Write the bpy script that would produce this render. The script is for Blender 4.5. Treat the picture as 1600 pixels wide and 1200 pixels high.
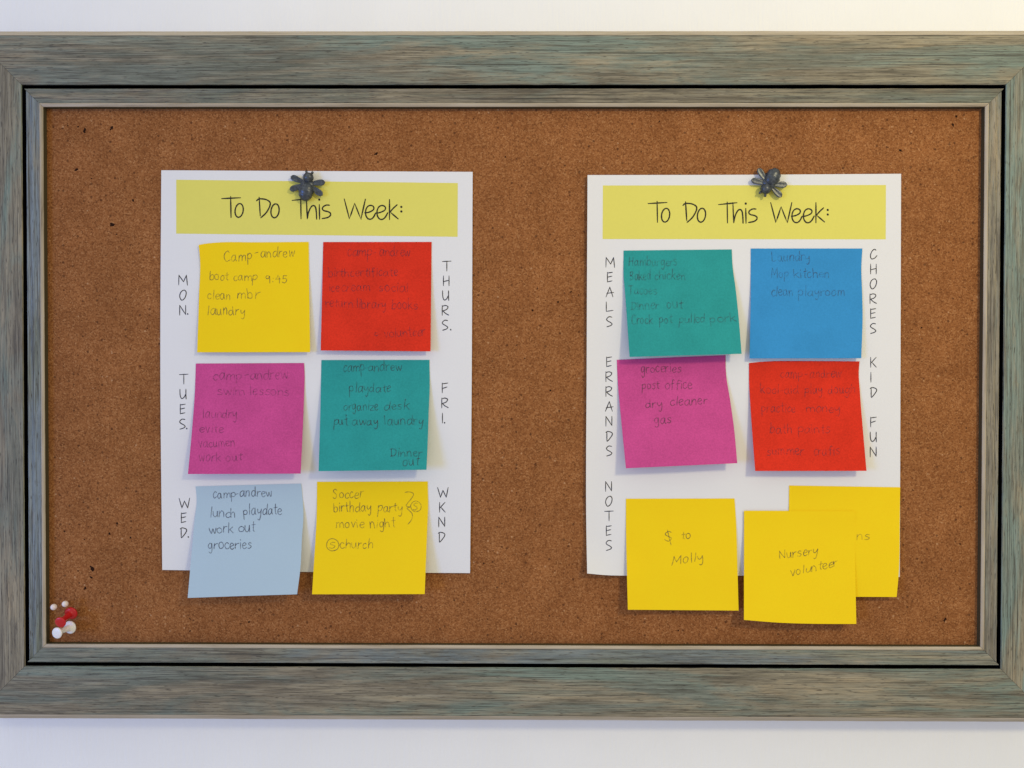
import bpy, math, random
import numpy as np
from mathutils import Matrix, Vector
rng = random.Random(7)
S = bpy.context.scene
for o in list(bpy.data.objects): bpy.data.objects.remove(o)
C = S.collection

# ------------------------------------------------------------------ camera
# board frame, millimetres: x right, y up, z out of the board towards the room (z = 0 is the cork face)
FPX = 1340.0
A = (-0.0131, 0.0052, 0.0015); CAM = np.array([3.12, 3.19, 598.57])
def _rot(a):
    cx, sx = math.cos(a[0]), math.sin(a[0]); cy, sy = math.cos(a[1]), math.sin(a[1]); cz, sz = math.cos(a[2]), math.sin(a[2])
    return (np.array([[cz,-sz,0],[sz,cz,0],[0,0,1]]) @ np.array([[cy,0,sy],[0,1,0],[-sy,0,cy]]) @ np.array([[1,0,0],[0,cx,-sx],[0,sx,cx]]))
RC = _rot(A)
W3 = np.array([[1,0,0],[0,0,-1],[0,1,0]])
def world(p): return (p[0]*.001, -p[2]*.001, p[1]*.001)
cam = bpy.data.cameras.new('camera'); co = bpy.data.objects.new('camera', cam); C.objects.link(co)
M = Matrix([list(r) for r in (W3 @ RC)]).to_4x4(); M.translation = Vector(world(CAM)); co.matrix_world = M
cam.sensor_width = 36; cam.lens = FPX/1600*36; cam.clip_start = .02; cam.clip_end = 50
S.camera = co
def bp(x, y, z=0.0):
    """photo measurement (1600x1200) -> point of the board frame at height z above the cork"""
    d = RC @ np.array([(x-800)/FPX, (600-y)/FPX, -1.0]); t = (z-CAM[2])/d[2]
    p = CAM + d*t; return (p[0], p[1], z)

# ------------------------------------------------------------------ light
S.view_settings.view_transform = 'Standard'; S.view_settings.look = 'None'
S.view_settings.exposure = 0; S.view_settings.gamma = 1
S.render.engine = 'CYCLES'; S.render.resolution_x = 1024; S.render.resolution_y = 768
S.cycles.max_bounces = 6; S.cycles.transparent_max_bounces = 16
w = bpy.data.worlds.new('World'); S.world = w; w.use_nodes = True
# the room around the camera: pale ceiling above, darker floor below
_n = w.node_tree.nodes; _tc = _n.new('ShaderNodeTexCoord'); _sx = _n.new('ShaderNodeSeparateXYZ'); _rp = _n.new('ShaderNodeValToRGB')
w.node_tree.links.new(_tc.outputs['Generated'], _sx.inputs[0]); _md = _n.new('ShaderNodeMath'); _md.operation = 'MULTIPLY_ADD'
_md.inputs[1].default_value = .5; _md.inputs[2].default_value = .5; w.node_tree.links.new(_sx.outputs[2], _md.inputs[0])
w.node_tree.links.new(_md.outputs[0], _rp.inputs[0]); w.node_tree.links.new(_rp.outputs[0], _n['Background'].inputs[0])
_rp.color_ramp.elements[0].position = .1; _rp.color_ramp.elements[0].color = (.45, .41, .36, 1)
_rp.color_ramp.elements[1].position = .9; _rp.color_ramp.elements[1].color = (.85, .83, .74, 1)
_n['Background'].inputs[1].default_value = .98
def area(name, pos, tgt, sx, sy, power, col):
    l = bpy.data.lights.new(name, 'AREA'); l.shape = 'RECTANGLE'; l.size = sx; l.size_y = sy; l.energy = power; l.color = col
    o = bpy.data.objects.new(name, l); C.objects.link(o); o.location = pos
    o.rotation_euler = (Vector(tgt)-Vector(pos)).to_track_quat('-Z', 'Y').to_euler(); return o
area('window_light', (-1.60, -1.50, -.08), (-.05, 0, 0), .55, .6, 18.5, (.09, .27, 1.0))
sl = bpy.data.lights.new('room_lamp', 'SPOT'); sl.energy = 31; sl.color = (1.0, .86, .50); sl.shadow_soft_size = .085
sl.spot_size = math.radians(64); sl.spot_blend = 1.0  # soft cone edge added in place of the camera holder's shadow, lower left
so = bpy.data.objects.new('room_lamp', sl); C.objects.link(so); so.location = (.72, -1.08, .56)
so.rotation_euler = (Vector((.30, 0, .22))-so.location).to_track_quat('-Z', 'Y').to_euler()

# ------------------------------------------------------------------ helpers
def tag(o, label=None, cat=None, group=None, kind=None):
    if label: o['label'] = label
    if cat: o['category'] = cat
    if group: o['group'] = group
    if kind: o['kind'] = kind
    return o
def mesh(name, V, F, mat, parent=None, UV=None, smooth=False, matidx=None):
    me = bpy.data.meshes.new(name); me.from_pydata(V, [], F)
    for m in (mat if isinstance(mat, (list, tuple)) else [mat]): me.materials.append(m)
    if UV is not None:
        l = me.uv_layers.new(name='UVMap')
        for lp in me.loops: l.data[lp.index].uv = UV[lp.vertex_index]
    if matidx: me.polygons.foreach_set('material_index', matidx)
    if smooth: me.polygons.foreach_set('use_smooth', [True]*len(F))
    me.update()
    o = bpy.data.objects.new(name, me); C.objects.link(o)
    if parent is not None: o.parent = parent
    return o
def empty(name, loc=(0, 0, 0)):
    o = bpy.data.objects.new(name, None); C.objects.link(o); o.location = loc; o.empty_display_size = .01; return o
def keep(o, parent):
    """parent o, whose mesh is in world coordinates, to an empty that is not at the origin"""
    o.parent = parent; o.matrix_parent_inverse = Matrix.Translation(-parent.location); return o

class Mat:
    def __init__(s, name, col=(.8, .8, .8), rough=.8, spec=.3, metal=0):
        s.m = bpy.data.materials.new(name); s.m.use_nodes = True; s.t = s.m.node_tree; s.n = s.t.nodes
        s.b = s.n['Principled BSDF']; s.b.inputs['Base Color'].default_value = (*col, 1)
        s.b.inputs['Roughness'].default_value = rough; s.b.inputs['Specular IOR Level'].default_value = spec
        s.b.inputs['Metallic'].default_value = metal
    def link(s, a, b): s.t.links.new(a, b)
    def coord(s, kind='Object', scale=(1, 1, 1), loc=(0, 0, 0)):
        c = s.n.new('ShaderNodeTexCoord'); mp = s.n.new('ShaderNodeMapping')
        mp.inputs['Scale'].default_value = scale; mp.inputs['Location'].default_value = loc
        s.link(c.outputs[kind], mp.inputs[0]); return mp.outputs[0]
    def noise(s, vec, scale, detail=3, rough=.6, dist=0):
        n = s.n.new('ShaderNodeTexNoise'); n.inputs['Scale'].default_value = scale; n.inputs['Detail'].default_value = detail
        n.inputs['Roughness'].default_value = rough; n.inputs['Distortion'].default_value = dist
        s.link(vec, n.inputs['Vector']); return n.outputs['Fac']
    def voro(s, vec, scale, out='Color', feature='F1'):
        n = s.n.new('ShaderNodeTexVoronoi'); n.inputs['Scale'].default_value = scale; n.feature = feature
        s.link(vec, n.inputs['Vector']); return n.outputs[out]
    def ramp(s, fac, stops, interp='LINEAR'):
        r = s.n.new('ShaderNodeValToRGB'); e = r.color_ramp.elements; r.color_ramp.interpolation = interp
        while len(e) < len(stops): e.new(.5)
        for k, (p, c) in enumerate(stops):
            e[k].position = p; e[k].color = (*c, 1) if len(c) == 3 else c
        s.link(fac, r.inputs[0]); return r.outputs[0]
    def mix(s, fac, a, b, mode='MIX'):
        m = s.n.new('ShaderNodeMix'); m.data_type = 'RGBA'; m.blend_type = mode
        for v, i in ((fac, 0), (a, 6), (b, 7)):
            if isinstance(v, (int, float)): m.inputs[i].default_value = v
            elif isinstance(v, tuple): m.inputs[i].default_value = (*v, 1)
            else: s.link(v, m.inputs[i])
        return m.outputs[2]
    def math(s, op, a, b=0.0):
        m = s.n.new('ShaderNodeMath'); m.operation = op
        for v, i in ((a, 0), (b, 1)):
            if isinstance(v, (int, float)): m.inputs[i].default_value = v
            else: s.link(v, m.inputs[i])
        return m.outputs[0]
    def color(s, v): s.link(v, s.b.inputs['Base Color']); return s
    def bump(s, h, strength=.3, dist=.0005):
        b = s.n.new('ShaderNodeBump'); b.inputs['Strength'].default_value = strength; b.inputs['Distance'].default_value = dist
        s.link(h, b.inputs['Height']); s.link(b.outputs[0], s.b.inputs['Normal']); return s

def g(v): return (v, v, v)
# wall: brushed white emulsion
wall_m = Mat('wall_paint', (.84, .83, .82), .75, .25)
c1 = wall_m.coord(scale=(1, 1, .10)); c2 = wall_m.coord()
h1 = wall_m.noise(c1, 420, 3); h2 = wall_m.noise(c2, 25, 2)
wall_m.color(wall_m.ramp(h2, [(.3, (.845, .845, .795)), (.7, (.865, .865, .815))]))
wall_m.bump(h1, .5, .0006)
# cork
cork = Mat('cork', (.27, .1, .033), .9, .15)
cc = cork.coord()
g1 = cork.voro(cc, 1150); g1v = cork.math('ADD', cork.noise(cc, 900, 4, .75), 0)
sep = cork.n.new('ShaderNodeSeparateColor'); cork.link(g1, sep.inputs[0])
base = cork.ramp(cork.math('ADD', cork.math('MULTIPLY', sep.outputs[0], .42), cork.math('MULTIPLY', g1v, .62)),
   [(.18, (.10, .036, .011)), (.36, (.22, .080, .023)), (.50, (.283, .108, .032)), (.66, (.33, .136, .044)), (.88, (.48, .25, .105))])
big = cork.ramp(cork.noise(cc, 34, 5, .7), [(.3, (.80, .77, .74)), (.7, (1.11, 1.12, 1.15))])
col = cork.mix(1.0, base, big, 'MULTIPLY')
s2 = cork.voro(cc, 300, 'Distance')
spec_col = cork.voro(cc, 300); sp2 = cork.n.new('ShaderNodeSeparateColor'); cork.link(spec_col, sp2.inputs[0])
# sparse dark bark bits and sparse pale chips
dk = cork.math('MULTIPLY', cork.math('LESS_THAN', s2, .26), cork.math('GREATER_THAN', sp2.outputs[0], .90))
lt = cork.math('MULTIPLY', cork.math('LESS_THAN', s2, .20), cork.math('LESS_THAN', sp2.outputs[0], .05))
col = cork.mix(cork.math('MULTIPLY', dk, .6), col, (.05, .016, .006))
col = cork.mix(cork.math('MULTIPLY', lt, .42), col, (.62, .38, .20))
cork.color(col); cork.bump(cork.math('ADD', g1v, cork.math('MULTIPLY', sep.outputs[0], .5)), .5, .0005)
fleck_m = Mat('bark_fleck', (.022, .008, .004), .95, .1)

def wood(name, seed, tan, blue, dark=.5):
    """streaky, weathered grey-green paint rubbed back to tan and brown wood; UV in metres: u along the rail"""
    m = Mat(name, (.2, .2, .17), .62, .3)
    def uv(su, sv, k): return m.coord('UV', (su, sv, 1), (seed*3.7+k, seed*1.3+k*2.1, 0))
    streak = m.noise(uv(14, 420, 0), 1.0, 8, .80, .3)         # medium grain
    fine = m.noise(uv(30, 1500, 5), 1.0, 3, .75, .15)          # hair lines
    pore = m.noise(uv(95, 1250, 31), 1.0, 2, .7, .1)           # short dark pores
    patch = m.noise(uv(5.5, 42, 9), 1.0, 6, .70, .8)           # where the paint is rubbed away
    warm = m.noise(uv(9, 60, 13), 1.0, 5, .68, .5)
    paint = m.ramp(m.noise(uv(3.2, 20, 17), 1.0, 4, .65), [(.36, (.135, .145, .105)), (.46, (.18, .205, .16)), (.54, blue), (.72, tuple(v*1.12 for v in blue))])
    woodc = m.ramp(warm, [(.30, (.12, .095, .06)), (.44, (.22, .18, .115)), (.56, (.31, .26, .165)), (.68, (.40, .31, .18)), (.80, (.52, .35, .14))])
    c = m.mix(m.ramp(patch, [(.515-tan, g(0)), (.645-tan, g(.85))]), paint, woodc)
    c = m.mix(m.ramp(streak, [(.36, g(dark+.22)), (.46, g(.22)), (.54, g(0))]), c, (.060, .052, .038))
    c = m.mix(m.ramp(streak, [(.52, g(0)), (.68, g(.35))]), c, (.36, .345, .27))
    c = m.mix(m.ramp(fine, [(.36, g(.85)), (.47, g(0))]), c, (.062, .055, .042))
    c = m.mix(m.ramp(fine, [(.55, g(0)), (.68, g(.38))]), c, (.40, .38, .30))
    c = m.mix(m.ramp(pore, [(.32, g(.85)), (.40, g(0))]), c, (.045, .038, .028))
    lin = m.noise(uv(6, 1000, 23), 1.0, 3, .6, .1)
    c = m.mix(m.ramp(lin, [(.34, g(.85)), (.40, g(0))]), c, (.045, .04, .03))
    m.color(c); m.bump(m.math('ADD', streak, m.math('MULTIPLY', fine, .7)), .45, .0004)
    return m.m
def edge_wood(name, seed):
    m = Mat(name, (.4, .33, .24), .55, .35)
    a = m.noise(m.coord('UV', (14, 240, 1), (seed, seed*2, 0)), 1.0, 5, .7, .3)
    m.color(m.ramp(a, [(.28, (.20, .155, .10)), (.42, (.37, .31, .215)), (.58, (.46, .395, .29)), (.75, (.52, .46, .35))]))
    m.bump(a, .25, .0003); return m.m
side_m = Mat('lip_side', (.075, .06, .03), .8, .1).m
black_m = Mat('groove_black', (.003, .003, .003), .9, .0)

def paper(name, col, mott=.06, trans=.12, fib=900):
    m = Mat(name, col, .85, .12)
    cd = m.coord(); n = m.noise(cd, fib, 3, .7); n2 = m.noise(cd, 45, 2)
    lo = tuple(max(0, c*(1-mott)) for c in col); hi = tuple(min(.95, c*(1+mott)) for c in col)
    m.color(m.mix(.35, m.ramp(n, [(.3, lo), (.7, hi)]), m.ramp(n2, [(.3, lo), (.7, hi)])))
    m.bump(m.math('ADD', m.math('MULTIPLY', n, .5), m.math('MULTIPLY', m.noise(cd, 160, 3), .9)), .16, .0003)
    out = m.n['Material Output']; tr = m.n.new('ShaderNodeBsdfTranslucent'); tr.inputs[0].default_value = (*col, 1)
    mx = m.n.new('ShaderNodeMixShader'); mx.inputs[0].default_value = trans
    m.link(m.b.outputs[0], mx.inputs[1]); m.link(tr.outputs[0], mx.inputs[2]); m.link(mx.outputs[0], out.inputs[0])
    return m.m
PAPER = paper('printer_paper', (.81, .81, .795), .012, .10, 700)
BANNER = paper('banner_ink', (.71, .655, .135), .02, .0, 500)
NOTE = {'yellow': paper('yellow_note', (.97, .675, .011), .035),
        'red': paper('red_note', (.72, .037, .015), .22),
        'magenta': paper('magenta_note', (.61, .08, .275), .20),
        'teal': paper('teal_note', (.03, .335, .315), .16),
        'blue': paper('blue_note', (.045, .295, .61), .12),
        'pale': paper('pale_blue_note', (.46, .60, .68), .02)}
ink = Mat('print_ink', (.015, .013, .012), .6, .2).m
label_ink = Mat('label_ink', (.035, .033, .04), .6, .2).m
def pencil(name, a0, a1, col):
    m = Mat(name, col, .6, .3); n = m.noise(m.coord(), 1500, 2, .8); n2 = m.noise(m.coord(), 220, 2)
    f = m.ramp(m.math('ADD', m.math('MULTIPLY', n, .5), m.math('MULTIPLY', n2, .5)), [(.38, g(a0)), (.62, g(a1))])
    t = m.n.new('ShaderNodeBsdfTransparent'); mx = m.n.new('ShaderNodeMixShader')
    m.link(f, mx.inputs[0]); m.link(t.outputs[0], mx.inputs[1]); m.link(m.b.outputs[0], mx.inputs[2])
    m.link(mx.outputs[0], m.n['Material Output'].inputs[0]); return m.m
PEN = {'n': pencil('pencil', .14, .58, (.05, .045, .05)),
       'f': pencil('faint_pencil', .05, .44, (.05, .035, .06)),
       'd': pencil('soft_pencil', .28, .72, (.06, .06, .10))}

# ------------------------------------------------------------------ wall
def grid_wall():
    x, y, z = 1400, 1100, -17
    V = [world((-x, -y, z)), world((x, -y, z)), world((x, y, z)), world((-x, y, z))]
    return tag(mesh('wall', V, [(0, 1, 2, 3)], wall_m.m), kind='structure')
grid_wall()

# ------------------------------------------------------------------ cork board and its frame
board = tag(empty('cork_board', (0, 0, -.24)), 'large cork bulletin board in a weathered grey-green wooden frame hung on the white wall', 'bulletin board')
GW, GH = 675.0/2, 401.5/2           # inner edge of the outer rail
def inner_rect():
    a = bp(66.5, 166.5, 5); b = bp(1538.5, 166.8, 5); c = bp(1533.2, 1010.7, 5); d = bp(72, 1006.5, 5)
    return ((a[0]+d[0])/2, (b[0]+c[0])/2, (c[1]+d[1])/2, (a[1]+b[1])/2)
IX0, IX1, IY0, IY1 = inner_rect()
def rail(name, side, prof, m, rect, gap=.10, seg=70, wob=.0, seed=0, parent=None, dark=()):
    """profile of (offset outwards from the rectangle, z) run along one side with mitred ends"""
    x0, x1, y0, y1 = rect
    V, F, UV = [], [], []; r = random.Random(seed)
    n = len(prof); vv = [0]
    for k in range(1, n): vv.append(vv[-1]+math.dist(prof[k], prof[k-1]))
    ph = [(r.uniform(0, 6.28), r.uniform(3, 40), r.uniform(.3, 1)) for _ in range(6)]
    for s in range(seg+1):
        t = s/seg
        wv = sum(a*math.sin(p+f*t*6.28) for p, f, a in ph)*wob/3
        for k, (d, z) in enumerate(prof):
            dd = d + (wv if 0 < k < n-1 else 0)
            if side in ('top', 'bottom'):
                a, b = x0-dd+gap, x1+dd-gap; q = a+(b-a)*t
                p = (q, (y1+dd) if side == 'top' else (y0-dd), z)
            else:
                a, b = y0-dd+gap, y1+dd-gap; q = a+(b-a)*t
                p = ((x1+dd) if side == 'right' else (x0-dd), q, z)
            V.append(world(p)); UV.append((q*.001, vv[k]*.001))
    for s in range(seg):
        for k in range(n-1):
            a = s*n+k; F.append((a, a+1, a+n+1, a+n))
    if side in ('top', 'left'): F = [tuple(reversed(f)) for f in F]
    F.append(tuple(range(n))); F.append(tuple(range(seg*n, seg*n+n)))
    mi = [1 if (i % (n-1)) in dark and i < seg*(n-1) else 0 for i in range(len(F))]
    o = mesh(name, V, F, [m, black_m.m if name != 'lip' else side_m] if dark else m, None, UV, matidx=mi if dark else None); keep(o, parent or board); return o
GR = (-GW, GW, -GH, GH); IR = (IX0, IX1, IY0, IY1)
mats = {'top': (wood('wood_top', 1, .06, (.18, .235, .19)), wood('wood_inner_top', 5, .09, (.165, .18, .13))),
        'right': (wood('wood_right', 2, .04, (.185, .255, .215)), wood('wood_inner_right', 6, .12, (.2, .22, .17), .35)),
        'bottom': (wood('wood_bottom', 3, .09, (.175, .23, .18)), wood('wood_inner_bottom', 7, .03, (.16, .19, .185))),
        'left': (wood('wood_left', 4, .13, (.175, .23, .18)), wood('wood_inner_left', 8, -.02, (.19, .235, .26)))}
def along(o, parent):
    o.parent = parent; o.matrix_parent_inverse = Matrix.Identity(4)
for k, side in enumerate(('top', 'right', 'bottom', 'left')):
    mo, mi = mats[side]
    r = rail('outer_rail', side, [(0, -9), (0, 7.4), (.5, 8.0), (12, 8.5), (24, 8.5), (33.6, 7.8), (33.9, -9)], mo, GR, wob=.10, seed=k, dark=(0,))
    e = rail('worn_edge', side, [(33.9, -15), (33.9, 7.5), (34.6, 7.2), (38.2, 3.4), (38.4, -16.9)], edge_wood('edge_'+side, k+2.), GR, wob=.08, seed=10+k)
    e.parent = r; e.matrix_parent_inverse = Matrix.Identity(4)
    wi = (-GW-IX0)*-1 if side == 'left' else (GW-IX1 if side == 'right' else (GH-IY1 if side == 'top' else IY0+GH))
    g0 = wi-2.3                      # outer offset of the inner rail, measured from its inner rectangle
    r2 = rail('inner_rail', side, [(2.6, -8), (2.6, 5.3), (4.6, 5.7), (6.0, 6.3), (g0*.72, 6.5), (g0*.76, 6.2), (g0-.4, 7.0), (g0, 6.6), (g0, -8)], mi, IR, wob=.10, seed=20+k, dark=(7,))
    e2 = rail('lip', side, [(0, .05), (0, 4.5), (.5, 5.0), (1.6, 5.5), (2.4, 5.2), (2.6, 4.4), (2.6, -5)], edge_wood('lip_'+side, k+8.), IR, wob=.05, seed=30+k, dark=(0,))
    e2.parent = r2; e2.matrix_parent_inverse = Matrix.Identity(4)
    rail('groove', side, [(-4.5, -3.2), (1.5, -3.0)], black_m.m, GR, seg=2)
# cork sheet
def cork_panel():
    x0, x1, y0, y1 = IX0-4, IX1+4, IY0-4, IY1+4; V = []
    for z in (0, -5):
        V += [world((x0, y0, z)), world((x1, y0, z)), world((x1, y1, z)), world((x0, y1, z))]
    F = [(0, 1, 2, 3), (7, 6, 5, 4), (0, 4, 5, 1), (1, 5, 6, 2), (2, 6, 7, 3), (3, 7, 4, 0)]
    return keep(mesh('cork_panel', V, F, cork.m), board)
panel = cork_panel()
FL = [(122,198,1.6),(132,204,3),(175,200,2.6),(119,265,2.2),(143,279,1.3),(131,314,1.2),(208,313,1.8),(176,351,2.6),(182,366,1.2),(106,196,1.2),
      (183,818,1.7),(171,834,1.8),(144,889,3.4),(142,902,2),(133,920,2.2),(109,864,1.5),(122,892,1.3),(101,830,1.4),(588,240,2),(577,268,1.4),
      (590,300,1.3),(1494,182,1.8),(1489,195,2.2),(1407,235,2.6),(1476,969,2.6),(1431,187,1.3),(1500,205,1.2),(230,513,1.1),(389,972,1.4),(297,986,1.6),
      (297,967,1.4),(204,840,1.4),(157,925,1.1),(132,843,1.0),(1030,190,1.5),(860,610,1.3),(1440,512,1.1),(820,560,1.1),(790,245,1.1),(1060,985,1.3),
      (892,456,1.5),(872,472,1.6),(840,450,1.2),(832,485,1.5),(756,880,1.3),(1500,850,1.2),(1450,700,1.2)]
def flecks():
    V, F = [], []
    for x, y, r in FL:
        for j in range(1 if r < 2 else 3):
            cx, cy, _ = bp(x+rng.uniform(-r, r)*(j > 0), y+rng.uniform(-r, r)*(j > 0)); rr = r*.52*(1 if j == 0 else .6)
            n = 9; b = len(V); e = rng.uniform(.5, 1); th = rng.uniform(0, 3)
            for ring, hh in ((1.0, .03), (.6, .10+rng.uniform(0, .08))):
                for i in range(n):
                    a = i*6.283/n; q = rr*ring*rng.uniform(.65, 1.25)
                    ux, uy = q*math.cos(a), q*e*math.sin(a)
                    V.append(world((cx+ux*math.cos(th)-uy*math.sin(th), cy+ux*math.sin(th)+uy*math.cos(th), hh)))
            for i in range(n): F.append((b+i, b+(i+1) % n, b+n+(i+1) % n, b+n+i))
            F.append(tuple(b+n+i for i in range(n)))
    o = mesh('bark_fleck', V, F, fleck_m.m); o.parent = panel; o['kind'] = 'stuff'; return o
flecks()

# ------------------------------------------------------------------ paper surfaces
class Sheet:
    """a sheet given by its four measured edges and a height profile z(u, v), v running down"""
    def __init__(s, TL, TR, BR, BL, left=(), right=(), top=(), bottom=(), z=lambda u, v, x, y: .6):
        s.TL, s.TR, s.BR, s.BL = map(np.array, (TL, TR, BR, BL)); s.zf = z
        s.e = {'l': s.edge([TL, *left, BL], 1), 'r': s.edge([TR, *right, BR], 1), 't': s.edge([TL, *top, TR], 0), 'b': s.edge([BL, *bottom, BR], 0)}
    @staticmethod
    def edge(P, ax):
        P = np.array(P, float); t = (P[:, ax]-P[0, ax])/(P[-1, ax]-P[0, ax]); m = np.gradient(P, t, axis=0) if len(P) > 2 else np.array([P[1]-P[0]]*2)
        return t, P, m
    def ev(s, k, t):
        T, P, m = s.e[k]
        if len(T) == 2: return P[0]+(P[1]-P[0])*t
        i = min(max(int(np.searchsorted(T, t))-1, 0), len(T)-2); h = T[i+1]-T[i]; x = (t-T[i])/h
        return (2*x**3-3*x*x+1)*P[i]+(x**3-2*x*x+x)*h*m[i]+(3*x*x-2*x**3)*P[i+1]+(x**3-x*x)*h*m[i+1]
    def px(s, u, v):
        return ((1-v)*s.ev('t', u)+v*s.ev('b', u)+(1-u)*s.ev('l', v)+u*s.ev('r', v)
                - ((1-u)*(1-v)*s.TL+u*(1-v)*s.TR+u*v*s.BR+(1-u)*v*s.BL))
    def inv(s, x, y):
        q = np.array([x, y], float); u = (x-s.TL[0])/(s.TR[0]-s.TL[0]); v = (y-s.TL[1])/(s.BL[1]-s.TL[1])
        a, b, c = s.TR-s.TL, s.BL-s.TL, s.BR-s.TR-s.BL+s.TL
        for _ in range(3):
            p = s.px(u, v); d = q-p; e1 = a+c*v; e2 = b+c*u; D = e1[0]*e2[1]-e1[1]*e2[0]
            u += (d[0]*e2[1]-d[1]*e2[0])/D; v += (e1[0]*d[1]-e1[1]*d[0])/D
        return u, v
    def quick(s, x, y):
        v = (y-s.TL[1])/(s.BL[1]-s.TL[1]); return (x-s.TL[0])/(s.TR[0]-s.TL[0]), v
    def z(s, u, v, p=None):
        if p is None: p = s.px(u, v)
        return s.zf(u, v, p[0], p[1])
    def at(s, x, y, off=0):
        u, v = s.inv(x, y); return bp(x, y, s.z(min(max(u, 0), 1), min(max(v, 0), 1), (x, y))+off)
    def atuv(s, u, v, off=0):
        p = s.px(u, v); return bp(p[0], p[1], s.z(u, v, p)+off)
    def build(s, name, mat, n=26, th=.12):
        V, F = [], []
        for off in (0, -th):
            for j in range(n+1):
                for i in range(n+1): V.append(world(s.atuv(i/n, j/n, off)))
        N = n+1
        for j in range(n):
            for i in range(n):
                a = j*N+i; F.append((a, a+N, a+N+1, a+1)); b = a+N*N; F.append((b, b+1, b+N+1, b+N))
        N2 = len(V)
        rim = [i for i in range(n)]+[j*N+n for j in range(n)]+[n*N+i for i in range(n, 0, -1)]+[j*N for j in range(n, 0, -1)]
        for a in rim: V += [V[a], V[a+N*N]]
        for k in range(len(rim)):
            a, b = N2+2*k, N2+2*((k+1) % len(rim)); F.append((a, b, b+1, a+1))
        nf = n*n*2
        o = mesh(name, V, F, mat); o.data.polygons.foreach_set('use_smooth', [True]*nf+[False]*(len(F)-nf))
        s.obj = o; return o

# ------------------------------------------------------------------ pen strokes
def smooth(P, k=4):
    P = np.array(P, float)
    if len(P) < 3: return [P[0]+(P[-1]-P[0])*t for t in np.linspace(0, 1, 4)]
    out = []; closed = np.allclose(P[0], P[-1]); n = len(P)
    for i in range(n-1):
        p0 = P[i-1] if i > 0 else (P[-2] if closed else P[0]); p3 = P[i+2] if i+2 < n else (P[1] if closed else P[-1]); p1, p2 = P[i], P[i+1]
        for t in np.linspace(0, 1, k, endpoint=False):
            out.append(.5*((2*p1)+(-p0+p2)*t+(2*p0-5*p1+4*p2-p3)*t*t+(-p0+3*p1-3*p2+p3)*t**3))
    out.append(P[-1]); return out
class Ink:
    def __init__(s, surf, width): s.s = surf; s.w = width; s.V = []; s.F = []; s.k = 0
    def stroke(s, P, width=None, sharp=False, mapf=None):
        w = (width or s.w)/2; Q = [np.array(p, float) for p in P] if sharp else smooth(P)
        Q = [q for i, q in enumerate(Q) if i == 0 or np.hypot(*(q-Q[i-1])) > .12]
        if len(Q) < 2: return
        mp = mapf or s.s.at
        if sharp:      # extra points along straight pieces so that the ribbon follows the sheet
            R_ = [Q[0]]
            for a, b in zip(Q, Q[1:]):
                for t in (.33, .66, 1): R_.append(a+(b-a)*t)
            Q = R_
        b = len(s.V); n = len(Q); z0 = .05+(s.k % 6)*.006; s.k += 1
        for i, q in enumerate(Q):
            d = Q[min(i+1, n-1)]-Q[max(i-1, 0)]; d = d/(np.hypot(*d)+1e-9); nn = np.array([-d[1], d[0]])
            ww = w*(.62 if i in (0, n-1) else 1)*rng.uniform(.88, 1.1); e = d*w*.7*(-1 if i == 0 else (1 if i == n-1 else 0))
            for sg in (1, -1):
                p = q+e+nn*ww*sg; s.V.append(world(mp(p[0], p[1], z0+.03*i/n)))
        for i in range(n-1): s.F.append((b+2*i, b+2*i+1, b+2*i+3, b+2*i+2))
    def build(s, name, mat, parent):
        o = mesh(name, s.V, s.F, mat); o.parent = parent; return o
def G(t): return [[tuple(float(c) for c in p.split(',')) for p in st.split()] for st in t.split(';')]
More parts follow.
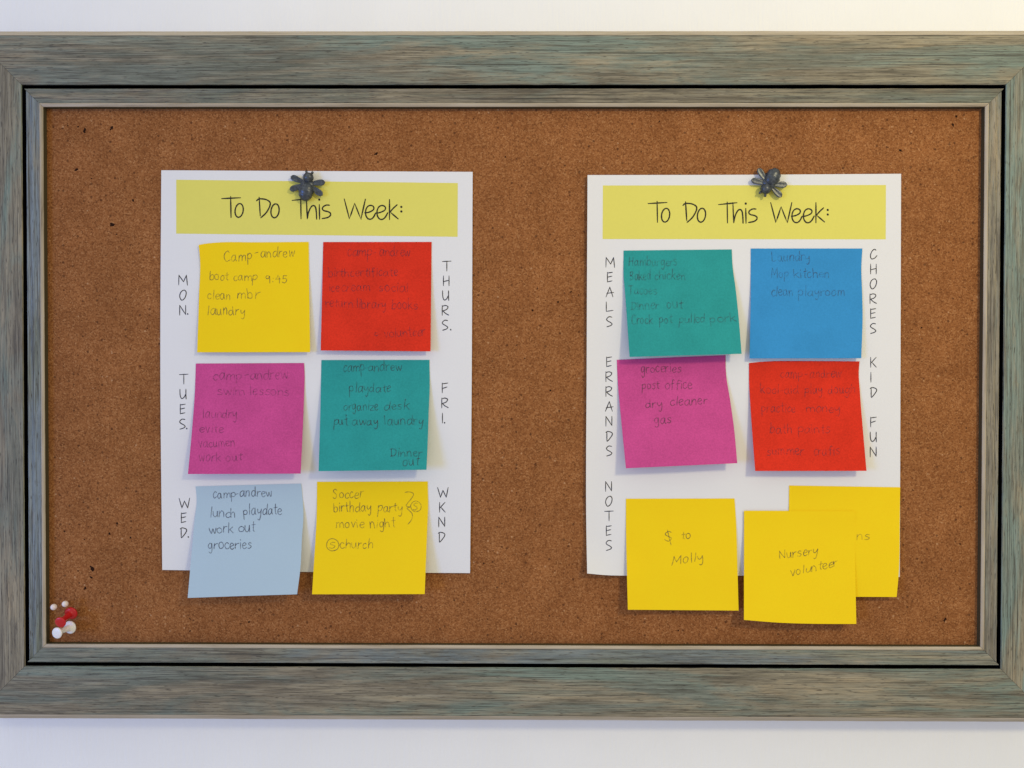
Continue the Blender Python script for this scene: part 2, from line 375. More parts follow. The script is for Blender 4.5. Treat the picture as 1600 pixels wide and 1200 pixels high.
LET = {k: (wd, G(t)) for k, (wd, t) in {
 'a': (8, "6.5,8.5 4,10 1.2,8 0,4 1,.8 3,0 5.5,3 6.5,8;6.8,10 6.6,3 8,0"), 'b': (7, "0,17 .2,8 0,0;0,6 2.5,9.6 5.5,9 6.5,5 5,1 2,0 0,2"),
 'c': (6, "5.6,8.5 4,10 1.4,8.5 0,4.5 1.3,.7 3.5,0 6,2"), 'd': (8, "6.5,8 4,9.6 1.2,8 0,4 1,.8 3,0 5.5,3 6.5,8;6.8,17 6.6,4 7.6,0"),
 'e': (6, "0,5 3,5.4 5.8,7 5,9.5 2.8,10 .8,8 0,4.5 1.3,.8 3.5,0 6,2"), 'f': (6, "6.4,15 4.6,17 3,14.5 3,5 2.8,-2;.2,9 6,10"),
 'g': (7, "6.3,8.5 4,10 1.2,8 .3,4.5 1.2,1.6 3,1 5.2,3.5 6.3,8.2;6.6,10 6.4,0 5,-6 2.6,-7.4 .6,-5"), 'h': (7, "0,17 0,8 .1,0;.1,5 2.5,9.4 5,9 6,6 6.2,0"),
 'i': (2, "1,10 1,0;1,14.4 1.3,13.2"), 'k': (7, "0,17 0,8 .1,0;6,10 3,7 .3,4.6;2.2,5.6 4,3 7,0"), 'l': (2, "1,17 .9,8 1,0"),
 'm': (11, "0,10 .2,5 .1,0;.2,6 2.4,9.8 4.4,8.6 5,5 5,0;5,6 7.4,9.8 9.4,8.4 10,5 10.4,0"), 'n': (7, "0,10 .2,5 .1,0;.2,5.6 2.8,9.8 5,9 6,5.5 6.3,0"),
 'o': (7, "3.5,10 1,8.5 0,5 1,1.2 3.2,0 5.6,1.5 6.5,5 5.6,8.6 3.3,10"), 'p': (7, "0,10 .1,2 -.2,-8;0,7 2.6,10 5.4,9.2 6.4,6 5,2.6 2.5,1.6 .1,3"),
 'r': (5, "0,10 .2,5 0,0;.1,5 2,8.8 5.2,9.6"), 's': (6, "5.6,9 3.4,10 1.2,8.6 1.4,6.6 4,5 5.6,3.2 4.6,.8 2.4,0 0,1"),
 't': (5, "2.8,15.5 2.6,8 2.8,1.6 4.6,.2;0,10 5.6,11"), 'u': (7, "0,10 .1,4 1.4,.6 3.4,.4 5.4,3.4 6,9.6;6.2,10 6.2,4 6.8,0"),
 'v': (6, "0,10 1.8,4 3,0 4.4,5 6,10"), 'w': (9, "0,10 1,4 2.2,0 3.6,4 4.6,8.6 5.6,4 6.8,0 8,4 9,10"),
 'y': (7, "0,10 .4,5.5 2,3.6 4,4.8 6,9;6.2,10 6,1 5,-5 3.4,-7.6 1.4,-6"), 'z': (6, "0,9.6 6,10 3,5 0,.2 6.6,.4"),
 'C': (8, "7.4,15 5.4,18 2,15.5 0,9 .8,2.4 3.4,0 7.6,2.4"), 'B': (8, "0,16 .2,8 0,0;0,15.4 4,17 6.6,14.4 4.4,10 .4,8.6;.4,8.6 5,8.6 7,4.8 4.6,1 0,.2"),
 'T': (9, "0,15.6 4,16 9,16.4;4.6,16.2 4.4,8 4.6,0"), 'D': (9, "1.8,16 1.6,8 1.6,0;0,15.4 4,16.4 8,13.4 8.4,7.4 5.6,2 0,.2"),
 'M': (11, "0,0 .6,8 1,16;1,16 3.2,10 5.4,5;5.4,5 8,11 10,16;10,16 10.6,8 11,0"), 'N': (9, "0,0 .2,6 .4,13;.4,13 4,6 7.4,.6;7.4,.6 7.8,7 8.4,14"),
 'H': (9, "0,16 .2,8 0,0;7,16 7.2,8 7,0;.2,7.6 4,8.4 7,8.6"), 'L': (7, "0,16 0,8 .2,.4 3,0 6.6,.6"), 'K': (8, "0,16 0,8 .2,0;7,16 4,11 .2,7.6;2,8.8 5,4 7.6,0"),
 'S': (8, "7.4,14.4 5,16.4 1.8,15 1.4,11.4 4,8.8 6.4,6 5.4,1.6 2.4,0 0,2"),
 '9': (7, "6,12 3.6,14.6 1,13 .6,10 2.6,8.2 5,9.6 6.2,13;6.2,13 6.4,6 5.8,-1"), '4': (8, "4.6,15 2.4,10 0,6.8 3.6,6.6 8,7.2;6,13 6.2,6 5.6,-2"),
 '5': (8, "7.4,14.6 4,14.8 1.6,14.4;1.6,14.4 1.2,11 1,8.4;1,8.4 4.2,9.4 6.8,7 6,2.4 3,0 0,1.4"),
 '-': (5, "0,5.4 5,6.2"), '.': (2, "1,.6 1.5,0"), ':': (3, "1.4,9 1.7,8.3;1.3,2 1.7,1.4"),
 '$': (10, "8.4,15 5.6,17 1.6,15 1.4,12 5,9.4 8.6,6.6 6.6,3 3.4,2.4 0,5;4,19 5.6,8 8.4,-4"),
}.items()}
def word(ink, text, x0, x1, y0, y1, xh, slant=0.0):
    gap = 2.1; tot = sum(LET[c][0] for c in text)+gap*(len(text)-1); sx = (x1-x0)/tot; sy = xh/9.3; pos = 0
    for c in text:
        wd, st = LET[c]; jy = rng.uniform(-.9, .9); js = rng.uniform(.86, 1.14); jx = rng.uniform(-.5, .5); sk = slant+rng.uniform(-.10, .10); jw = rng.uniform(.88, 1.1)
        for s_ in st:
            P = []
            for a, b in s_:
                X = pos+jx+a*jw+rng.uniform(-.25, .25); b2 = b*js+jy+rng.uniform(-.35, .35)
                P.append((x0+(X+b2*sk)*sx, y0+(y1-y0)*(X/tot)-b2*sy))
            ink.stroke(P)
        pos += wd+gap
def ring(ink, cx, cy, r):
    ink.stroke([(cx+r*math.cos(a)*rng.uniform(.93, 1.06), cy+r*math.sin(a)*rng.uniform(.93, 1.06)) for a in [1.1+i*6.5/11 for i in range(12)]])

# ------------------------------------------------------------------ the two printed sheets
def zl(u, v, x, y):
    c = abs(u-.5)*2
    return .5+.5*v+.5*c*c+1.0*max(0, v-.75)*4*(1-c)*.4+1.2*max(0, (.12-u)/.12)**2*max(0, v-.3)+.25*math.sin(u*5+v*4)
def zr(u, v, x, y):
    c = abs(u-.5)*2
    return .6+.8*v+.5*c*c+1.6*max(0, (.10-u)/.10)**2+5.0*max(0, (v-.90)/.10)**2*max(0, (.20-u)/.20)+.3*math.sin(u*4+v*5+1)
SL = Sheet((252, 266), (738.5, 268.5), (734.5, 895.5), (253.5, 890.5), left=[(250.5, 580)], right=[(737, 600)], bottom=[(420, 893)], z=zl)
SR = Sheet((918, 273.5), (1408, 271.5), (1406, 901.5), (917.5, 896), left=[(916.7, 560), (916.5, 850)], right=[(1407, 600)], top=[(1160, 273)], bottom=[(945, 898.6), (985, 899.5), (1180, 899.5)], z=zr)
SL.build('printed_sheet', PAPER, 40); SR.build('printed_sheet', PAPER, 40)
tag(SL.obj, 'white printed planner sheet with weekday labels pinned on the left half of the cork', 'paper sheet', 'printed to-do sheets pinned to the cork')
tag(SR.obj, 'white printed planner sheet labelled meals, chores, errands, kid fun and notes', 'paper sheet', 'printed to-do sheets pinned to the cork')
def patch(surf, x0, y0, x1, y1, x2, y2, x3, y3, name, mat, off=.03, n=24):
    V, F = [], []
    P = [np.array(p, float) for p in ((x0, y0), (x1, y1), (x2, y2), (x3, y3))]
    for j in range(n+1):
        for i in range(n+1):
            u, v = i/n, j/n; p = (1-v)*((1-u)*P[0]+u*P[1])+v*((1-u)*P[3]+u*P[2]); V.append(world(surf.at(p[0], p[1], off)))
    for j in range(n):
        for i in range(n): a = j*(n+1)+i; F.append((a, a+n+1, a+n+2, a+1))
    o = mesh(name, V, F, mat, surf.obj, smooth=True); return o
patch(SL, 275.3, 280.8, 715.3, 286, 715, 370, 275.3, 365, 'title_banner', BANNER)
patch(SR, 942, 289.8, 1384.3, 289, 1384, 374, 941.5, 373.5, 'title_banner', BANNER)
def T1(t): return [(910+float(a)/6.154, 255+float(b)/6.154) for a, b in (p.split(',') for p in t.split())]
def T2(t): return [(1160+float(a)/6.154, 255+float(b)/6.154) for a, b in (p.split(',') for p in t.split())]
def oval(cx, cy, rx, ry): return ' '.join('%g,%g' % (cx+rx*math.sin(a)+ry*.1*math.cos(a), cy-ry*math.cos(a)) for a in [i*6.2832/10 for i in range(11)])
TITLE = [(T1("633,388 812,378"), 1), (T1("718,368 722,568"), 1), (T1(oval(800, 500, 39, 66)), 0),
  (T1("992,372 1003,550"), 1), (T1("968,405 985,390 1010,386 1055,392 1092,412 1099,440 1085,478 1055,525 1008,568"), 0), (T1(oval(1145, 500, 39, 67)), 0),
  (T1("1310,398 1485,380"), 1), (T1("1392,374 1395,573"), 1), (T1("1447,380 1455,572"), 1), (T1("1456,570 1466,515 1490,462 1515,445 1534,462 1542,510 1545,576"), 0),
  (T2("32,436 35,576"), 1), (T2("31,385 33,391"), 1), (T2("130,441 100,440 70,456 62,478 78,494 115,503 138,517 138,540 110,560 60,570"), 0),
  (T2("272,380 322,570 372,420 432,572 475,380"), 1),
  (T2("470,510 510,504 552,480 553,450 525,438 495,452 478,490 480,535 500,566 530,570 555,548 573,512"), 0),
  (T2("573,512 615,506 662,482 666,452 636,438 605,452 588,490 590,535 612,568 642,570 668,548 690,508"), 0),
  (T2("707,380 707,572"), 1), (T2("780,430 745,462 708,505"), 0), (T2("722,508 790,565"), 1),
  (T2("819,447 822,452"), 1), (T2("819,491 822,496"), 1)]
for surf in (SL, SR):
    k = Ink(surf, 2.15)
    for P, sharp in TITLE:
        if surf is SR: k.stroke(P, sharp=sharp, width=(3.4 if sharp and math.dist(P[0], P[-1]) < 2 else None))
        else:   # the same print: keep its place on the sheet
            ax, ay = 360.7-1027, -7.6
            Q = [(x+ax-.0, y+ay+(x-1027)*.0105) for x, y in P]
            k.stroke(Q, sharp=sharp, width=(3.4 if sharp and math.dist(P[0], P[-1]) < 2 else None))
    k.s = surf; o = k.build('title_lettering', ink, surf.obj); o.location.y -= .00005
CAP = {k: (wd, G(t)) for k, (wd, t) in {
 'M': (9, "0,0 .2,10|.2,10 5,3.2|5,3.2 8,10|8,10 9,-.2"), 'O': (7, "3.8,10 1.2,8 0,4 1.2,.6 3,0 5.6,2.6 6.8,7 5.8,9.6 3.8,10"), 'N': (7, "0,0 0,10|0,10 6.2,.6|6.2,.6 6.2,10"),
 'T': (9, "0,9.6 9,10|4.6,10 4.6,0"), 'U': (7, "0,10 .2,4 1.6,.6 4,1.4 6,5|6.2,10 6.2,4 6.4,0"), 'E': (5.5, "0,0 0,10|0,9.2 5.2,10|.2,5 4.6,6|0,.2 4.8,1.2"),
 'S': (7, "6,9.6 3,10 .6,7.8 1.4,6 4.6,4.2 6.2,2.6 4.6,1 .8,-.2"), 'W': (11, "0,10 3,0|3,0 5.6,7|5.6,7 9,0|9,0 11,10"), 'D': (7, "1,9.6 1,0|0,8.6 2,9.8 6,8.6 6.6,6.4 4,2.4 1.4,-.4"),
 'H': (6, "0,10 0,0|5.8,10 5.8,0|0,4.2 5.8,5.6"), 'R': (7, "0,10 0,0|0,9 3,10 6,8.8 4.6,6 .4,4.4|.8,4.4 3.4,2 6.8,.2"), 'F': (6, "0,0 0,10|0,9.2 5.8,10|.2,4.4 5,6"),
 'I': (1, "0,10 0,0"), 'K': (6, "0,10 0,0|5.6,10 .2,4.2|1.2,5 5.8,0"), 'A': (8, "0,0 4,10|4,10 7.2,0|.8,3.6 8,4.6"), 'L': (7, "0,10 0,.4|0,.4 7,1.4"),
 'C': (7, "6,9 4.2,10 1.6,7.6 .2,3.4 1.4,.2 4.6,1 7,3.6"), '.': (1, "0,.5 .5,0")}.items() for t in [t.replace('|', ';')]}
LABELS = [(SL, 'MON', 286, 445.2, 23.6, 0, (293, 491)), (SL, 'THURS', 698, 423.3, 23.1, -.6, (704, 515.6)), (SL, 'TUES', 287, 600, 23.4, -.6, (291.5, 670)),
  (SL, 'FRI', 695.5, 613.8, 23.5, 0, (694.5, 661)), (SL, 'WED', 288, 793.7, 23.0, -.6, (294, 839.5)), (SL, 'WKND', 692, 777, 23.2, -.6, None),
  (SR, 'MEALS', 953.5, 417.5, 23.2, -.3, None), (SR, 'CHORES', 1365, 404.8, 23.2, -.1, None), (SR, 'ERRANDS', 952, 573, 23.2, 0, None),
  (SR, 'KID FUN', 1365, 573.7, 23.35, 0, None), (SR, 'NOTES', 951.5, 767.8, 23.0, 0, None)]
for surf, t, cx, yb, pitch, dx, per in LABELS:
    k = Ink(surf, 1.45); sc = 1.5
    for i, c in enumerate(t):
        if c == ' ': continue
        wd, st = CAP[c]; y = yb+pitch*i; x = cx+dx*i-(wd*sc/2 if c != 'I' else 4.2)
        for s_ in st: k.stroke([(x+a*sc, y-b*sc*1.02) for a, b in s_], sharp=len(s_) == 2)
    if per: k.stroke([(per[0], per[1]-.9), (per[0]+.4, per[1])], sharp=True, width=2.1)
    k.build('printed_label', label_ink, surf.obj)

# ------------------------------------------------------------------ sticky notes
def note(surf, col, label, c, L, lines, pen='n', p=1.5, z0=.35, extra=None, zadd=None, **ed):
    ph = [rng.uniform(0, 6.28) for _ in range(3)]
    def zf(u, v, x, y):
        a, b = surf.quick(x, y); base = surf.zf(min(max(a, 0), 1), min(max(b, 0), 1), x, y)
        v_ = min(max(v, 0), 1)
        return (base+z0+L*(max(0, v_-.13)/.87)**p+.25*v_+(zadd(u, v_) if zadd else 0)+.45*math.sin(u*3.1)*v_
                +v_*(.14*math.sin(u*5.3+ph[0]+v*2)+.10*math.sin(v*9+ph[1]+u*3)+.05*math.sin(u*13+v*7+ph[2])))
    s = Sheet(*c, z=zf, **ed); o = s.build('sticky_note', NOTE[col], 22, .1)
    tag(o, label, 'sticky note', 'sticky notes on the printed sheets')
    k = Ink(s, 1.35)
    for ln in lines: word(k, *ln)
    if extra: extra(k)
    k.build('handwriting', PEN[pen], o); return s
note(SL, 'yellow', 'yellow sticky note beside the MON label, top left note of the weekday sheet',
  ((310.4, 382.7), (482.2, 378), (484.6, 550.2), (308, 550.5)), 3.6,
  [('Camp', 350.8, 394.3, 409, 405.8, 8.3), ('-', 397.5, 403, 400, 398.6, 8), ('andrew', 407.8, 459.3, 402.2, 401.2, 8.2), ('boot', 327.8, 356.8, 438, 437.3, 8),
   ('camp', 364.7, 401.5, 438, 438, 8), ('9:45', 415.4, 449.8, 441.6, 441.2, 8), ('clean', 325, 360, 467.6, 467.4, 8), ('mbr', 370.6, 404.6, 466.8, 466.4, 8.4), ('laundry', 324.6, 382.8, 491.4, 492.4, 8.4)],
  top=[(322, 380.6), (337, 379.1), (400, 378.6)], left=[(312.2, 402), (310.6, 470)], zadd=lambda u, v: 1.6*max(0, 1-u/.16)**2*max(0, 1-v/.3))
def at_sign(k): ring(k, 588, 522, 2.6)
note(SL, 'red', 'red sticky note beside the THURS label, top right note of the weekday sheet',
  ((505, 378.2), (674.4, 378), (672.8, 549), (501, 547.6)), 4.8,
  [('camp', 543, 581, 400.4, 400, 9), ('-', 584, 588, 399, 398.6, 8), ('andrew', 592.9, 641.2, 399.6, 399.6, 8.4), ('birth', 513.7, 545, 432.5, 432, 7.6), ('certificate', 548, 621.4, 432, 431, 7.4),
   ('ice', 514.5, 530, 455, 455, 7.6), ('cream', 534, 578.6, 455, 455, 8), ('social', 592.9, 638, 455.5, 455.5, 8), ('return', 509, 551, 479.6, 480.4, 8), ('library', 557.3, 604, 481, 481.4, 8),
   ('books', 612.7, 652.3, 482.2, 482.8, 8.4), ('volunteer', 600.8, 665, 527, 524.3, 8)], 'f', 1.4, extra=at_sign, left=[(503.6, 440), (502, 510)])
note(SL, 'magenta', 'magenta sticky note beside the TUES label on the left sheet',
  ((306, 568), (475, 567.2), (469.8, 740), (293.6, 740.7)), 8.5,
  [('camp', 333.4, 377.2, 593.2, 593, 9), ('-', 382, 389, 590.5, 590, 8), ('andrew', 391, 449.5, 592.6, 592, 8.6), ('swim', 339.9, 382.1, 616.6, 616.8, 8), ('lessons', 390.2, 452, 617, 617.8, 8),
   ('laundry', 317, 370.7, 652.4, 652.4, 8), ('evite', 311.4, 349.6, 676, 675.6, 8), ('vacumen', 310.6, 366.7, 698.4, 697.6, 8), ('work', 311.4, 344.7, 720, 719.6, 8.4), ('out', 352.9, 378, 720, 719.4, 8.4)],
  'f', left=[(304.5, 612), (300, 672)], right=[(476, 585), (475.3, 615), (473.4, 665)])
def fri(k): k.stroke([(540.6, 648.4), (541.6, 649.2)], sharp=True, width=2)
note(SL, 'teal', 'teal sticky note beside the FRI label, curling away from the left sheet',
  ((502.2, 562.6), (671, 562.3), (666.4, 734), (497.8, 736.2)), 12,
  [('camp', 537, 569.6, 580.4, 580.2, 8.6), ('-', 570, 574.5, 580, 579.6, 8), ('andrew', 575.3, 627.4, 580, 579.4, 8.2), ('playdate', 546, 610.3, 612.7, 612.5, 8), ('organize', 537, 590.8, 641, 640.6, 8),
   ('desk', 600.5, 638.7, 640.4, 640.2, 8), ('put', 521.7, 543.6, 664, 664, 8), ('away', 551, 591.6, 664, 664, 8), ('laundry', 601.3, 661.5, 664, 663.6, 8), ('Dinner', 609.5, 659.9, 713, 712.4, 7.4), ('out', 629.8, 655, 728, 727.6, 8)],
  'n', 1.35, extra=fri, left=[(500.5, 645)], right=[(671.4, 604), (669.8, 645), (668.4, 690)])
note(SL, 'pale', 'pale blue sticky note beside the WED label, hanging past the bottom of the sheet',
  ((305.7, 760), (470.7, 755.6), (464.2, 928.6), (293.2, 934.3)), 12,
  [('camp', 333.4, 367.5, 778.6, 777.8, 8.4), ('-', 367.5, 373, 776.6, 776, 8), ('andrew', 374.8, 425, 776.2, 775.6, 8.2), ('lunch', 328.8, 368.3, 808.4, 807.6, 8.4), ('playdate', 381.3, 439.8, 805, 803.6, 8.4),
   ('work', 326.9, 365, 832.8, 832.4, 8.6), ('out', 372.4, 399, 831.4, 830.8, 8.6), ('groceries', 325.2, 393.5, 857.4, 857, 8.6)], 'd', 1.35,
  left=[(307.4, 778), (303.6, 818), (299, 868.5)], right=[(473, 782), (474, 799), (471.6, 845), (469.6, 885)], bottom=[(380, 931.2)])
def brace(k):
    f = lambda t: [(480+float(a)/6.154, 745+float(b)/6.154) for a, b in (q.split(',') for q in t.split())]
    k.stroke(f("940,150 985,145 1022,165 1005,205 968,250 952,280 988,290")); k.stroke(f("988,292 960,302 985,328 1010,360 1005,410 970,455"))
    ring(k, 650, 791.3, 8.2); word(k, 's', 645.5, 653, 796.5, 796, 9); ring(k, 519.5, 851.4, 9.6); word(k, 's', 515, 523.5, 857, 856.6, 10)
note(SL, 'yellow', 'yellow sticky note beside the WKND label listing soccer and church, bottom of the left sheet',
  ((495.4, 752.8), (668.2, 752.3), (663.6, 928.3), (487.6, 928.6)), 11,
  [('Soccer', 520.6, 567, 778.6, 778, 8.4), ('birthday', 521.4, 580, 799.4, 799, 8.6), ('party', 590.5, 628.7, 799.6, 799.4, 8.6), ('movie', 525.5, 568.6, 824.8, 824.4, 8.4), ('night', 579, 617.3, 824.8, 824.2, 8.4),
   ('church', 532, 583.2, 857.2, 857, 8.4)], 'n', 1.45, extra=brace, left=[(494.4, 813), (491, 870)], right=[(668.9, 786), (666.9, 843)])
note(SR, 'teal', 'teal sticky note beside the MEALS label, its bottom edge overlapping a magenta note',
  ((974.5, 391.5), (1143.4, 389.7), (1158.8, 552.8), (983.7, 557.7)), 10,
  [('Hamburgers', 982.5, 1058, 415.4, 415, 8), ('Baked', 984.7, 1017, 437.4, 437, 8), ('chicken', 1023.7, 1071, 437, 437, 8), ('Tacoes', 981.7, 1026, 459.6, 459.4, 8), ('Dinner', 985.5, 1029, 483.6, 482.8, 7.6),
   ('out', 1042.5, 1066.5, 482, 482, 8), ('Crock', 987.7, 1020, 506.6, 505.6, 7.6), ('pot', 1030.5, 1050, 504.8, 504.4, 7.6), ('pulled', 1062, 1103, 504.4, 503.8, 7.6), ('pork', 1110.7, 1151, 503.6, 502.6, 7.6)], 'f', 1.4,
  left=[(974.2, 425), (977.6, 470)], right=[(1144.6, 415), (1149.4, 451), (1154, 495)])
note(SR, 'blue', 'bright blue sticky note beside the CHORES label',
  ((1173.2, 388.3), (1347.5, 388.3), (1345.8, 559.7), (1171, 560)), 3.8,
  [('Laundry', 1206.5, 1265.8, 407.8, 407.6, 8), ('Mop', 1205.8, 1232, 433.4, 433.2, 8), ('kitchen', 1241, 1295.8, 433.3, 433.3, 8), ('clean', 1205.8, 1239.5, 462.4, 462.2, 8), ('playroom', 1247.8, 1321.3, 462.2, 462.2, 8)], 'f', 1.5,
  left=[(1172.9, 470)], right=[(1345.9, 417), (1347.2, 460), (1347.8, 490)])
note(SR, 'magenta', 'magenta sticky note beside the ERRANDS label, tucked under a teal note',
  ((963.8, 562.2), (1133.7, 555), (1152, 723.7), (978, 731.7)), 10,
  [('groceries', 1001.7, 1064, 582, 581.4, 8), ('post', 1003.3, 1030.8, 608.4, 608, 8), ('office', 1039, 1080.8, 608, 607, 8), ('dry', 1009, 1035, 637.6, 636.6, 8), ('cleaner', 1047.5, 1105, 634, 631.4, 8), ('gas', 1022.5, 1049, 662, 661.2, 8.4)],
  'n', 1.4, left=[(965.2, 595), (970, 650)], right=[(1134.4, 583), (1140.8, 625), (1146.7, 667)])
note(SR, 'red', 'red sticky note beside the KID FUN label, curling off the right sheet',
  ((1170.3, 567.2), (1343, 564.7), (1354, 735.7), (1180, 735.9)), 8,
  [('camp', 1219.9, 1254, 590.6, 590.2, 8), ('-', 1257, 1262, 590, 589.6, 8), ('andrew', 1266, 1314, 590, 589.6, 8), ('kool-aid', 1189, 1247.5, 614.6, 614.6, 8), ('play', 1258, 1285.7, 614.6, 614.4, 8), ('dough', 1293.8, 1336, 614.6, 614.4, 8),
   ('practice', 1190.6, 1242.6, 644.4, 644, 8), ('money', 1260.5, 1312.5, 644.4, 644, 8), ('bath', 1203.6, 1237.7, 676.8, 676.6, 8), ('paints', 1247.5, 1297, 676.8, 676.6, 8), ('summer', 1198.7, 1255.6, 711, 710.6, 8), ('crafts', 1271.9, 1312.5, 711, 710.4, 8)],
  'f', 1.4, top=[(1184, 565.8), (1199, 564.8), (1270, 564.2)], left=[(1170.4, 596), (1172.9, 640), (1176, 685)], right=[(1341.8, 580), (1343.6, 612), (1348.8, 677)])
note(SR, 'yellow', 'yellow sticky note beside the NOTES label with a dollar sign written on it',
  ((978, 779.3), (1147.6, 778.9), (1154.1, 954), (981, 952.7)), 5.5,
  [('$', 1038, 1051, 848.5, 848, 10.2), ('to', 1064.2, 1080.5, 843, 841, 7.4), ('Molly', 1049.9, 1099.7, 883, 875.5, 7.6)], 'n', 1.4, left=[(978, 826), (979.4, 890)], right=[(1149.6, 807), (1152.2, 884)])
note(SR, 'yellow', 'yellow sticky note half hidden behind another, at the lower right corner of the sheet',
  ((1233, 758.6), (1406.6, 761.4), (1401, 932.8), (1231, 932)), 4, [('ns', 1339, 1359, 844, 843, 7.4)], 'n', 1.4, right=[(1406, 800), (1404, 900)])
note(SR, 'yellow', 'yellow sticky note about the nursery volunteer, lowest note, overlapping another yellow one',
  ((1162.4, 798), (1336, 798.6), (1338, 975), (1162.4, 968.6)), 8.5,
  [('Nursery', 1218, 1278, 873.6, 865.4, 7.6), ('volunteer', 1236, 1309, 899.6, 884.4, 7.4)], 'n', 1.4, z0=1.3, right=[(1336, 865)], bottom=[(1215, 972.8), (1270, 974.6)])

# ------------------------------------------------------------------ lathed and round shapes
def frame_axis(a):
    a = np.array(a, float); a /= np.linalg.norm(a); t = np.array([0, 0, 1.]) if abs(a[2]) < .9 else np.array([0, 1., 0])
    x = np.cross(t, a); x /= np.linalg.norm(x); return x, np.cross(a, x), a
def lathe(P0, axis, prof, n=28):
    x, y, a = frame_axis(axis); P0 = np.array(P0, float); V, F = [], []
    for h, r in prof:
        for i in range(n):
            t = i*2*math.pi/n; V.append(world(P0+a*h+x*r*math.cos(t)+y*r*math.sin(t)))
    for k in range(len(prof)-1):
        for i in range(n): j = (i+1) % n; F.append((k*n+i, k*n+j, (k+1)*n+j, (k+1)*n+i))
    F.append(tuple(reversed(range(n)))); F.append(tuple(range((len(prof)-1)*n, len(prof)*n)))
    return V, F
steel = Mat('steel', (.55, .55, .56), .3, .5, 1).m
def plastic(name, col, sub):
    m = Mat(name, col, .32, .45); m.b.inputs['Subsurface Weight'].default_value = sub; m.b.inputs['Subsurface Scale'].default_value = .002
    m.b.inputs['Subsurface Radius'].default_value = (1, .4, .3); return m.m
white_p = plastic('white_plastic', (.80, .78, .76), .25); red_p = plastic('red_plastic', (.50, .008, .012), .12); bead_p = plastic('bead_plastic', (.78, .70, .66), .15)
def push_pin(base, head, mat, label, name='push_pin', zb=6.0, zh=18.5):
    B = np.array(bp(*base, zb)); H = np.array(bp(*head, zh)); ax = H-B; L = np.linalg.norm(ax); ax /= L
    tip = B-ax*8
    e = tag(empty(name, world(tip)), label, 'push pin', 'push pins in the lower left corner')
    V, F = lathe(B, ax, [(-1.1, .9), (-1.1, 3.9), (-.8, 4.4), (-.2, 4.5), (.4, 4.2), (.9, 3.2), (1.3, 2.4), (2.2, 2.05), (L-3.4, 1.75), (L-2.4, 2.1), (L-1.8, 2.9), (L-1.2, 3.55), (L-.5, 3.8), (L-.1, 3.65), (L+.15, 3.1), (L+.3, 1.6), (L+.32, .3)])
    keep(mesh('grip', V, F, mat, smooth=True), e)
    V, F = lathe(B, ax, [(-8, .05), (-7, .4), (-.8, .45)], 10); keep(mesh('needle', V, F, steel, smooth=True), e)
push_pin((109.1, 980.4), (88.5, 989.4), white_p, 'white plastic push pin, lowest of the pins in the corner')
push_pin((110.6, 958.3), (93.8, 972.9), red_p, 'red plastic push pin stuck in the lower left corner of the cork')
def ball_pin(x, y, label):
    P = np.array(bp(x, y, 9)); R_ = bp(x+4, y-3, 0); tip = np.array([R_[0], R_[1], -3.]); ax = P-tip; L = np.linalg.norm(ax); ax /= L
    e = tag(empty('ball_pin', world(tip)), label, 'push pin', 'push pins in the lower left corner')
    r = 2.12; V, F = lathe(P, ax, [(-r*math.cos(a), max(.05, r*math.sin(a))) for a in [i*math.pi/14 for i in range(15)]], 24)
    keep(mesh('bead', V, F, bead_p, smooth=True), e)
    V, F = lathe(tip, ax, [(0, .05), (1, .3), (L-1.5, .3)], 8); keep(mesh('needle', V, F, steel, smooth=True), e)
ball_pin(84, 948.5, 'small round white-headed pin nearest the left frame rail')
ball_pin(101.8, 943.6, 'small round white-headed pin just above the red push pin')

# ------------------------------------------------------------------ bee pins
bee_m = Mat('aged_pewter', (.07, .085, .11), .33, .45, .2)
cb = bee_m.coord(); nb = bee_m.noise(cb, 500, 3)
bee_m.color(bee_m.ramp(nb, [(.3, (.025, .03, .036)), (.55, (.06, .072, .085)), (.8, (.12, .135, .145))])); bee_m.bump(nb, .25, .0004)
def ball(c, r, rot=0, n=26, m=18, ridge=None):
    V, F = [], []
    for j in range(m+1):
        ph = math.pi*j/m; yy = math.cos(ph); rr = math.sin(ph)
        k = 1+(ridge(yy) if ridge else 0)
        for i in range(n):
            t = i*2*math.pi/n; V.append((rr*math.cos(t)*r[0]*k, yy*r[1], rr*math.sin(t)*r[2]*k))
    cs, sn = math.cos(rot), math.sin(rot)
    V = [((x*cs-y*sn+c[0]), (x*sn+y*cs+c[1]), z+c[2]) for x, y, z in V]
    for j in range(m):
        for i in range(n): q = (i+1) % n; F.append((j*n+i, j*n+q, (j+1)*n+q, (j+1)*n+i))
    return V, F
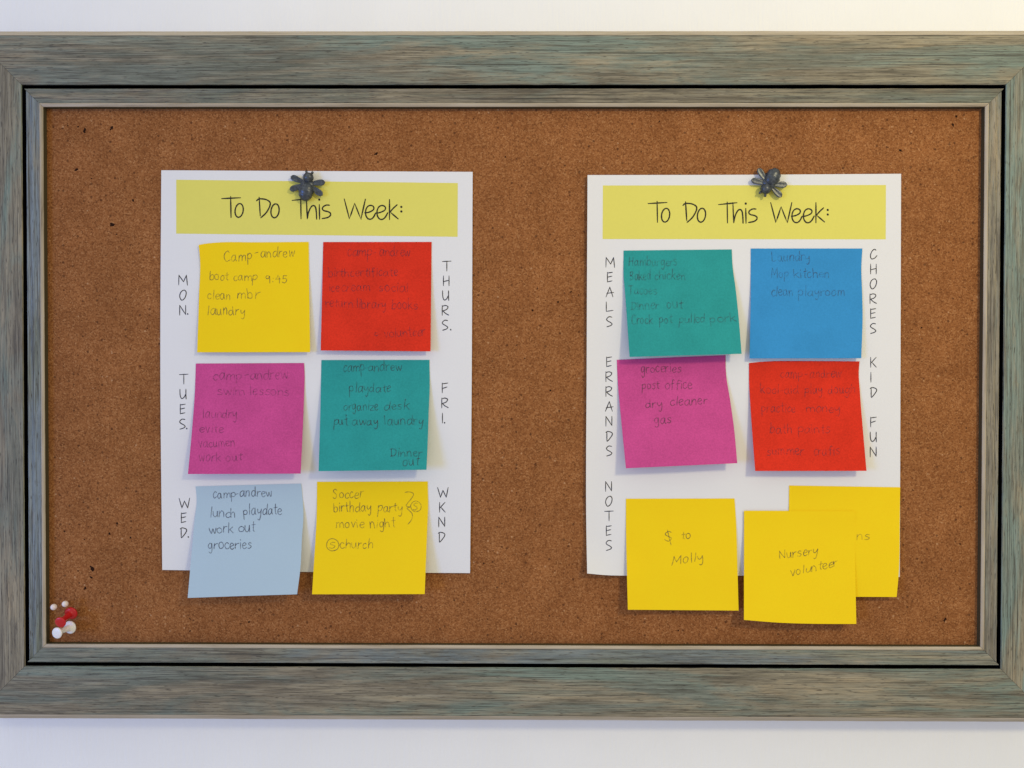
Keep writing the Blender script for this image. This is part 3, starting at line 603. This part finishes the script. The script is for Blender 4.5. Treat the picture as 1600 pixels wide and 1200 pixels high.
def wing(ang, L, w):
    """tapered leaf-like wing with a raised rim and a hollow middle"""
    V, F = [], []; a = math.radians(ang); ns, nw = 16, 8; cs, sn = math.cos(a), math.sin(a)
    for side in (1, -1):
        for i in range(ns+1):
            t = i/ns; hw = w*.5*(.32+.68*math.sin(min(1, t*1.15)*math.pi/2)) * (math.sqrt(max(0, 1-((t-.72)/.28)**2)) if t > .72 else 1)
            for j in range(nw+1):
                s_ = j/nw*2-1; x = 1.5+(L-1.5)*t; y = hw*s_
                rim = .30*abs(s_)**2.5-.25*(1-s_*s_)*math.sin(t*math.pi)
                edge = 0 if (abs(s_) < .999 and 0 < i < ns) else 0
                z = 2.2+1.2*t*(1-t)+(rim+.55*(1-abs(s_)**4)**.5 if side > 0 else -.5*(1-abs(s_)**4)**.5)
                V.append((x*cs-y*sn, x*sn+y*cs, z))
    N = nw+1; o = (ns+1)*N
    for i in range(ns):
        for j in range(nw):
            q = i*N+j; F.append((q, q+N, q+N+1, q+1)); F.append((o+q, o+q+1, o+q+N+1, o+q+N))
    for j in range(nw): F.append((j, j+1, o+j+1, o+j)); F.append((ns*N+j, o+ns*N+j, o+ns*N+j+1, ns*N+j+1))
    return V, F
def loc(V): return [world(p) for p in V]
def bee(px, py, surf, rot, label):
    p = surf.at(px, py, .1) if False else None
    u, v = surf.inv(px, py); z = surf.z(min(max(u, 0), 1), max(v, 0), (px, py))
    e = tag(empty('bee_pin', world(bp(px, py, z+.4))), label, 'push pin', 'bee pins holding the printed sheets')
    e.rotation_euler = (0, -math.radians(rot), 0)
    V, F = ball((0, -5.6, 3.0), (5.1, 6.6, 3.6), ridge=lambda y: .075*math.cos(y*13) if y < .45 else 0)
    b = mesh('abdomen', loc(V), F, bee_m.m, e, smooth=True)
    V, F = ball((0, -.4, 2.3), (4.9, 3.3, 2.2)); mesh('thorax', loc(V), F, bee_m.m, e, smooth=True)
    V, F = ball((.3, 4.1, 3.6), (3.7, 3.5, 3.2)); h = mesh('head', loc(V), F, bee_m.m, e, smooth=True)
    for s_ in (-1, 1):
        V, F = [], []
        for k in range(7):
            t = k/6; x, y = .3+s_*(1.4+.7*t), 6.6+1.3*t; r = .65+.25*t
            v1, f1 = ball((x, y, 3.2-.2*t), (r, r*1.2, r), n=10, m=6); b0 = len(V); V += v1; F += [tuple(b0+i for i in f) for f in f1]
        mesh('antenna', loc(V), F, bee_m.m, h, smooth=True)
    for a, L, wd in ((14, 12.3, 4.4), (166, 12.6, 4.4), (-28, 13.2, 4.4), (208, 13.0, 4.4)):
        V, F = wing(a, L, wd); mesh('wing', loc(V), F, bee_m.m, e, smooth=True)
    V, F = lathe((0, 0, -6), (0, 0, 1), [(0, .05), (1.5, .5), (8.5, .55)], 10); mesh('needle', V, F, steel, e, smooth=True)
bee(481.6, 288.3, SL, -9, 'dark metal bee pin with its head up, holding the left sheet')
bee(1199, 289.4, SR, 151, 'dark metal bee pin with its head down, holding the right sheet')
